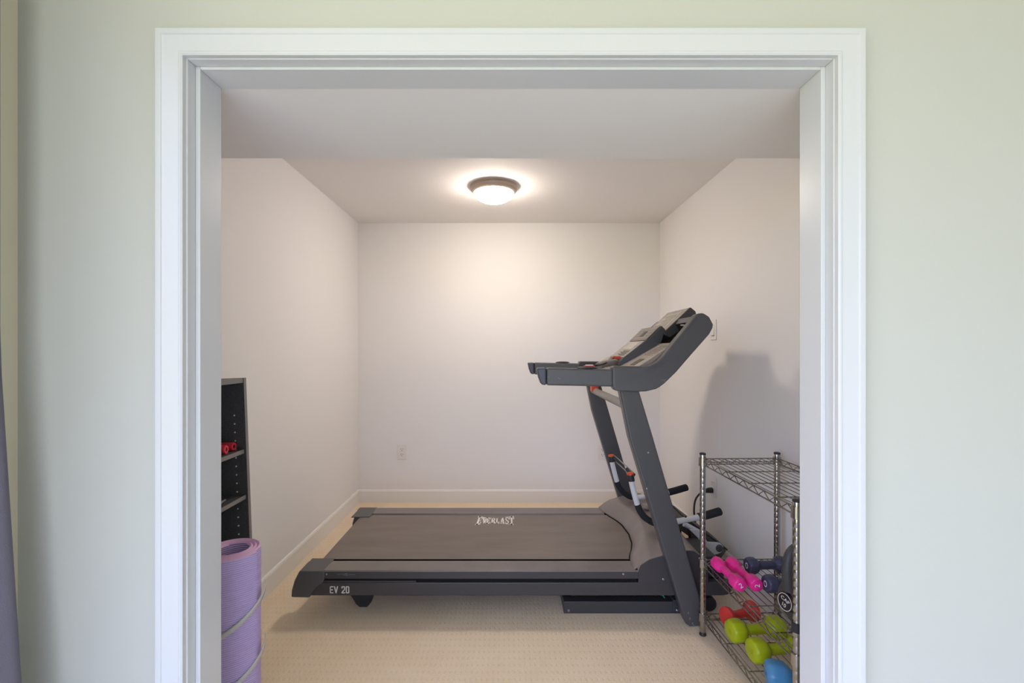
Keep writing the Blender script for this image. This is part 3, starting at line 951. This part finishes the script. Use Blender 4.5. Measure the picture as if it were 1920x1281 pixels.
for k in range(1, 20):
    c = hole.copy(); col.objects.link(c); c.parent = sp_panel
    c.location = (0.196, BW - BT - 0.0001, 1.0 - 0.032 * k)


def on_bk(x, y, z):
    """point in the leaning bookcase's own frame -> world"""
    return Vector(BK) + Matrix.Rotation(-math.radians(2.15), 4, 'Y') @ Vector((x, y, z))


def foam_grip(label, loc, rz):
    t = thing('foam_grip', label, 'hand grip', loc, (0, -math.radians(2.15), rz), 'coral foam grips in the bookcase')
    prof = [(0.0078, 0.0), (0.0145, 0.0)]
    for k in range(13):
        z = 0.002 + 0.0105 * k
        prof += [(0.0155, z), (0.0155, z + 0.008), (0.0146, z + 0.0092)]
    prof += [(0.0145, 0.138), (0.0078, 0.138), (0.0078, 0.0)]
    MB().lathe(prof, Matrix.Translation((0, 0, 0.0157)) @ Matrix.Rotation(-PI / 2, 4, 'Y'), 28, caps=False).build('foam_sleeve', M_coral, t, smooth=40)
    MB().lathe([(0.0075, 0.003), (0.0075, 0.130)], Matrix.Translation((0, 0, 0.0157)) @ Matrix.Rotation(-PI / 2, 4, 'Y'), 16).build('core', M_slot, t, smooth=40)
    return t


foam_grip('coral foam hand grip lying back on the black shelf, its open end toward the room', on_bk(0.204, 0.543, 0.8712), 0.03)
foam_grip('nearer coral foam hand grip on the black shelf, mostly cut off by the door frame', on_bk(0.208, 0.490, 0.8712), 0.10)
cb = MB()
rows = []
for i in range(9):
    row = []
    for j in range(9):
        u, v = i / 8, j / 8
        q = on_bk(0.12 + 0.098 * u, 0.36 + 0.10 * v, 0.710 + 0.035 * (1 - v) * math.sin(u * PI * 0.9 + 0.2) + 0.006 * math.sin(9 * u + 5 * v))
        row.append(q)
    rows.append(row)
cb.grid(rows)
tag(cb.build('folded_cloth', M_cloth, smooth=60, solid=0.004), 'small crumpled grey cloth on the lower bookcase shelf behind the door frame', 'cloth')

# ================================================================== YOGA MAT ROLL
YM = (-0.820, 1.350, 0.0)
ym = thing('yoga_mat', 'rolled lilac ribbed yoga mat standing upright beside the left door frame', 'yoga mat', YM)
HM, RO, RI = 0.664, 0.086, 0.037
turns, seg = 3.6, 180
th = 0.0105
pts_out, pts_in = [], []
for k in range(seg + 1):
    a = 2 * PI * turns * k / seg
    r = RI + (RO - RI - th) * k / seg
    ph_ = a + 2.3
    pts_in.append((r * math.cos(ph_), r * math.sin(ph_)))
    pts_out.append(((r + th) * math.cos(ph_), (r + th) * math.sin(ph_)))
mm = MB()
sh = lambda p, z: (YM[0] + p[0], YM[1] + p[1], z)
zz = [0.0, 0.2, 0.4, HM - 0.004]
mm.mi = 0
mm.grid([[sh(p, z) for p in pts_out] for z in zz])
mm.grid([[sh(p, z) for p in pts_in] for z in zz])
mm.mi = 1
mid = [((a[0] + b[0]) / 2, (a[1] + b[1]) / 2) for a, b in zip(pts_in, pts_out)]
mm.grid([[sh(p, HM - 0.004) for p in pts_in], [sh(p, HM) for p in mid], [sh(p, HM - 0.004) for p in pts_out]])
mm.mi = 0
mm.grid([[sh(pts_in[0], z) for z in zz], [sh(pts_out[0], z) for z in zz]])
mm.grid([[sh(pts_in[-1], z) for z in zz], [sh(pts_out[-1], z) for z in zz]])
mm.build('rolled_mat', [M_mat, M_mat_edge], ym, YM, smooth=50)
# carry strap wound as slanting bands round the roll
for (zc) in (0.462, 0.298, 0.134):
    rws = [[], []]
    for k in range(49):
        a = -1.95 + 2.55 * k / 48
        zc2 = zc + 0.036 * (a + 1.3) + 0.010 * math.sin((a + 0.7) * 1.6)
        for i, dz in enumerate((-0.0085, 0.0085)):
            r = RO + 0.0016
            rws[i].append((YM[0] + r * math.cos(a), YM[1] + r * math.sin(a), zc2 + dz))
    sb = MB(); sb.grid(rws)
    sb.build('strap', M_strap, ym, YM, smooth=60, solid=0.0015)

# ================================================================== WIRE SHELVING UNIT
SX0, SX1, SY0, SY1 = 0.864, 1.197, 1.380, 2.005
WU = ((SX0 + SX1) / 2, (SY0 + SY1) / 2, 0)
wu = thing('wire_shelving_unit', 'low chrome wire shelving unit against the right wall', 'shelf', WU, (0, 0, 0.03))


def wpart(mb, name, m, parent=wu, **k):
    return mb.build(name, m, parent, WU, **k)


PH = 0.80
zs = (0.775, 0.330, 0.093)       # tops of the shelf wires
for (x, y) in ((SX0, SY1), (SX1, SY1), (SX0, SY0), (SX1, SY0)):
    prof = [(0.0105, 0.012)]
    z = 0.03
    prof.append((0.0125, 0.018))
    while z < PH - 0.02:
        prof += [(0.0125, z), (0.0122, z + 0.0010), (0.0122, z + 0.0022), (0.0125, z + 0.0032)]
        z += 0.0254
    prof += [(0.0125, PH - 0.006), (0.012, PH - 0.005)]
    po = wpart(MB().lathe(prof, Matrix.Translation((x, y, 0)), 24), 'post', M_chrome, smooth=50)
    wpart(MB().lathe([(0.013, PH - 0.006), (0.0135, PH - 0.004), (0.0135, PH), (0.010, PH + 0.002), (0.002, PH + 0.002)], Matrix.Translation((x, y, 0)), 20), 'post_cap', M_darkp, po, smooth=40)
    wpart(MB().lathe([(0.010, 0.0), (0.0145, 0.002), (0.0145, 0.006), (0.011, 0.014), (0.0125, 0.016)], Matrix.Translation((x, y, 0)), 20), 'foot', M_darkp, po, smooth=40)
for zt_ in zs:
    wr = 0.0021
    sw = MB()
    n_long = 12
    xa, xb = SX0 + 0.004, SX1 - 0.004
    for k in range(n_long):
        x = xa + (xb - xa) * (k + 0.5) / n_long
        sw.tube([(x, SY0 - 0.002, zt_ - wr), (x, SY1 + 0.002, zt_ - wr)], 0.0016, 6)
    for k in range(4):
        y = SY0 + (SY1 - SY0) * (k + 0.75) / 4
        sw.tube([(xa, y, zt_ - 0.0055), (xb, y, zt_ - 0.0055)], 0.0023, 6)
    so = wpart(sw, 'shelf', M_wire, smooth=60)
    rim = MB()
    for y in (SY0, SY1):
        for dz in (0.0, -0.024):
            rim.tube([(SX0 + 0.012, y, zt_ + dz), (SX1 - 0.012, y, zt_ + dz)], 0.0027, 8)
        nz = 11
        rim.tube([(SX0 + 0.014 + (SX1 - SX0 - 0.028) * k / nz, y, zt_ - (0.001 if k % 2 else 0.023)) for k in range(nz + 1)], 0.0018, 6)
    for x in (SX0, SX1):
        for dz in (0.0, -0.024):
            rim.tube([(x, SY0 + 0.012, zt_ + dz), (x, SY1 - 0.012, zt_ + dz)], 0.0027, 8)
        nz = 19
        rim.tube([(x, SY0 + 0.014 + (SY1 - SY0 - 0.028) * k / nz, zt_ - (0.001 if k % 2 else 0.023)) for k in range(nz + 1)], 0.0018, 6)
    wpart(rim, 'rim_truss', M_wire, so, smooth=60)
    for (x, y) in ((SX0, SY1), (SX1, SY1), (SX0, SY0), (SX1, SY0)):
        wpart(MB().lathe([(0.0135, zt_ - 0.030), (0.0175, zt_ - 0.030), (0.0165, zt_ + 0.006), (0.0135, zt_ + 0.006)], Matrix.Translation((x, y, 0)), 20), 'collar', M_chrome, so, smooth=40)
wpart(MB().lathe([(0.0128, 0.402), (0.0155, 0.402), (0.0155, 0.430), (0.0128, 0.430)], Matrix.Translation((SX0, SY0, 0)), 20), 'split_sleeve', M_darkp, smooth=40)


# ================================================================== WEIGHTS
def rotX90():
    return Matrix.Rotation(PI / 2, 4, 'Y')


def dumbbell(name, label, m, L, R_, hl, gr, n, group, loc, rot, digit=None, digit_rot=0.0, oval=False, dsize=0.03, soft=0.006, shape='barrel', emboss=False):
    """axis along local X, lying on z = 0"""
    t = thing(name, label, 'dumbbell', loc, rot, group)
    ap = R_ * math.cos(PI / n) if n < 12 else R_
    phs = PI / n if n < 12 else 0
    C = Matrix.Translation((0, 0, ap))
    AX = C @ Matrix.Rotation(PI / 2, 4, 'Y') @ Matrix.Rotation(PI / 2, 4, 'Z')
    half = L / 2
    MB().lathe([(gr * 1.08, -half + hl * 0.7), (gr * 1.05, -half + hl), (gr * 1.0, -half * 0.2), (gr * 1.03, 0), (gr, half * 0.2), (gr * 1.05, half - hl), (gr * 1.08, half - hl * 0.7)], AX, 24).build('grip', m, t, smooth=50)
    for s in (-1, 1):
        if shape == 'flare':
            pr = [(gr * 1.0, half - hl * 1.5), (gr * 1.15, half - hl * 1.1), (R_ * 0.62, half - hl * 0.75), (R_ * 0.92, half - hl * 0.5), (R_, half - hl * 0.3), (R_ * 0.97, half - hl * 0.1), (R_ * 0.80, half)]
        else:
            pr = [(gr * 1.02, half - hl * 1.12), (R_ * 0.72, half - hl * 0.98), (R_ * 0.95, half - hl * 0.78), (R_, half - hl * 0.62), (R_, half - hl * 0.32), (R_ * 0.975, half - hl * 0.18), (R_ * 0.92, half - hl * 0.08), (R_ * 0.85, half - hl * 0.025), (R_ * 0.76, half)]
        MM = AX if s > 0 else C @ Matrix.Rotation(-PI / 2, 4, 'Y') @ Matrix.Rotation(PI / 2, 4, 'Z')
        hd_ = MB().lathe(pr, Matrix.Identity(4), 48, PI / 48)
        if n < 12:                     # soften the ring into a rounded n-sided head
            vs_ = []
            for (x, y, z) in hd_.v:
                rr, th_ = math.hypot(x, y), math.atan2(y, x) - phs
                loc_ = (th_ + PI / n) % (2 * PI / n) - PI / n
                poly = math.cos(PI / n) / math.cos(loc_ + 0.0) if False else math.cos(PI / n) / math.cos((th_ % (2 * PI / n)) - PI / n)
                k_ = (0.85 * poly + 0.15 * math.cos(PI / n)) if rr > gr * 1.1 else 1.0
                vs_.append((x * k_, y * k_, z))
            hd_.v = vs_
        hd_.v = [tuple(MM @ Vector(p)) for p in hd_.v]
        h = hd_.build('head', m, t, smooth=50)
        FM = MM @ Matrix.Translation((0, 0, half + 0.0004)) @ Matrix.Rotation(digit_rot, 4, 'Z')
        if digit:
            MB().text(digit, dsize, FM, 0.0004).build('weight_number', M_white, h)
        if emboss:                     # worn raised mark on the end face
            e_ = MB()
            for k in range(3):
                q = MB().box((-0.010, 0.007 - 0.007 * k - 0.0015, -0.001), (0.010 - 0.005 * (k % 2), 0.007 - 0.007 * k + 0.0015, 0.0008))
                e_.add([FM @ Vector(p) for p in q.v], q.f)
            c_ = MB().box((-0.010, -0.0085, -0.001), (-0.007, 0.0085, 0.0008))
            e_.add([FM @ Vector(p) for p in c_.v], c_.f)
            e_.build('raised_mark', m, h)
        if oval:
            MB().lathe([(dsize * 0.5, 0), (dsize * 0.5, 0.0006), (dsize * 0.36, 0.0006), (dsize * 0.36, 0)], FM @ Matrix.Diagonal((0.75, 1, 1, 1)), 24, caps=False).build('oval_mark', M_white, h, smooth=40)
    return t


ZM, ZB = zs[1] + 0.0008, zs[2] + 0.0008
G_P, G_N, G_L = 'pink dumbbells', 'navy dumbbells', 'lime dumbbells'
dumbbell('dumbbell', 'left pink dumbbell on the middle wire shelf, next to the corner post', M_pink, 0.200, 0.028, 0.060, 0.0150, 8, G_P,
         (0.881, 1.828, ZM), (0, 0, -PI / 2 + 0.03), digit='2', digit_rot=0.5, dsize=0.028)
dumbbell('dumbbell', 'right pink dumbbell on the middle wire shelf, its 2 turned sideways', M_pink, 0.200, 0.028, 0.060, 0.0150, 8, G_P,
         (0.943, 1.828, ZM), (0, 0, -PI / 2 + 0.04), digit='2', digit_rot=PI / 2, dsize=0.028)
nv = dumbbell('dumbbell', 'navy dumbbell farther back on the middle wire shelf', M_navy, 0.165, 0.034, 0.045, 0.0165, 8, G_N,
              (1.068, 1.885, ZM), (0, 0, 0.06), oval=True, dsize=0.024)
dup(nv, (1.062, 1.740, ZM), (0, 0, 0.08), 'navy dumbbell nearer the kettlebell on the middle wire shelf')
dumbbell('dumbbell', 'red round-ended dumbbell on the bottom wire shelf, farthest back', M_red, 0.155, 0.042, 0.042, 0.0165, 32, None,
         (0.980, 1.925, ZB), (0, 0, 0.36), shape='flare')
lm = dumbbell('dumbbell', 'lime green dumbbell just in front of the red one on the bottom wire shelf', M_lime, 0.225, 0.046, 0.062, 0.019, 8, G_L,
              (0.990, 1.820, ZB), (0, 0, 0.12), emboss=True)
dup(lm, (1.012, 1.700, ZB), (0, 0, 0.10), 'nearer lime green dumbbell on the bottom wire shelf, beside the blue one')
dumbbell('dumbbell', 'sky blue dumbbell nearest the door on the bottom wire shelf', M_blue, 0.235, 0.049, 0.072, 0.021, 8, None,
         (1.000, 1.532, ZB), (0, 0, -0.30), emboss=True)

# kettlebell
KB = (1.004, 1.545, ZM)
kb_ = thing('kettlebell', 'dark grey kettlebell with round badge on the middle wire shelf', 'kettlebell', KB)
RK = 0.077
zc = 0.072
pr = [(0.004, 0.0), (0.042, 0.0), (0.046, 0.003)]
for k in range(1, 19):
    a = -0.95 + k * (PI / 2 - (-0.95)) / 19
    pr.append((RK * math.cos(a), zc + RK * math.sin(a)))
pr.append((0.003, zc + RK))
MB().lathe(pr, Matrix.Translation(KB), 40).build('body', M_iron, kb_, KB, smooth=60)
hp = [(-0.060, 0.115), (-0.066, 0.150), (-0.068, 0.190), (-0.060, 0.228), (-0.040, 0.250), (0, 0.258), (0.040, 0.250), (0.060, 0.228), (0.068, 0.190), (0.066, 0.150), (0.060, 0.115)]
ca_, sa_ = math.cos(0.25), math.sin(0.25)
path = smooth_path([(KB[0] + x * ca_, KB[1] + x * sa_, KB[2] + z) for x, z in hp], 5)
rad = [0.0155 + 0.005 * abs(2 * i / (len(path) - 1) - 1) ** 2 for i in range(len(path))]
MB().tube(path, rad, 18).build('handle', M_iron, kb_, KB, smooth=60)
nrm = Vector((-0.96, -0.24, 0.06)).normalized()
zax = nrm
xax = Vector((0, 0, 1)).cross(zax).normalized()
yax = zax.cross(xax)
ctr = Vector((KB[0], KB[1], KB[2] + zc)) + nrm * (RK + 0.001)
EM = Matrix(((xax.x, yax.x, zax.x, ctr.x), (xax.y, yax.y, zax.y, ctr.y), (xax.z, yax.z, zax.z, ctr.z), (0, 0, 0, 1)))
EM = EM @ Matrix.Rotation(-0.25, 4, 'Z')
em = MB().lathe([(0.033, -0.012), (0.031, 0.0), (0.028, 0.0016), (0.002, 0.0018)], EM, 40).build('badge', M_emblem, kb_, KB, smooth=40)
MB().lathe([(0.0280, 0.0015), (0.0280, 0.0024), (0.0264, 0.0024), (0.0264, 0.0015)], EM, 40, caps=False).build('badge_ring', M_white, em, KB, smooth=40)
MB().text('CAP', 0.0165, EM @ Matrix.Translation((0, 0.008, 0.0024)), 0.0004, sx=1.15).build('badge_lettering', M_white, em, KB)
MB().text('10', 0.0185, EM @ Matrix.Translation((0, -0.011, 0.0024)), 0.0004).build('weight_number', M_white, em, KB)

# ================================================================== LIGHT
wd = bpy.data.worlds.new('world')
sc.world = wd
wd.use_nodes = True
nt = wd.node_tree
bg = nt.nodes['Background']
tc = nt.nodes.new('ShaderNodeTexCoord')
sp = nt.nodes.new('ShaderNodeSeparateXYZ')
nt.links.new(tc.outputs['Generated'], sp.inputs[0])
rp = nt.nodes.new('ShaderNodeValToRGB')      # lawn below the horizon, pale sky above
mr = nt.nodes.new('ShaderNodeMapRange')
mr.inputs[1].default_value = -1; mr.inputs[2].default_value = 1
nt.links.new(sp.outputs[2], mr.inputs[0])
nt.links.new(mr.outputs[0], rp.inputs[0])
e = rp.color_ramp.elements
e[0].position = 0.0; e[0].color = (0.56, 0.54, 0.27, 1)
e[1].position = 1.0; e[1].color = (0.70, 0.84, 1.20, 1)
for p, c in ((0.46, (0.60, 0.58, 0.28, 1)), (0.52, (0.87, 0.96, 1.38, 1))):
    q = e.new(p); q.color = c
nt.links.new(rp.outputs[0], bg.inputs['Color'])
bg.inputs['Strength'].default_value = 3.5

vs = sc.view_settings
vs.view_transform = 'Standard'
vs.look = 'None'
vs.exposure = 0.16
vs.gamma = 1.0
vs.use_curve_mapping = False
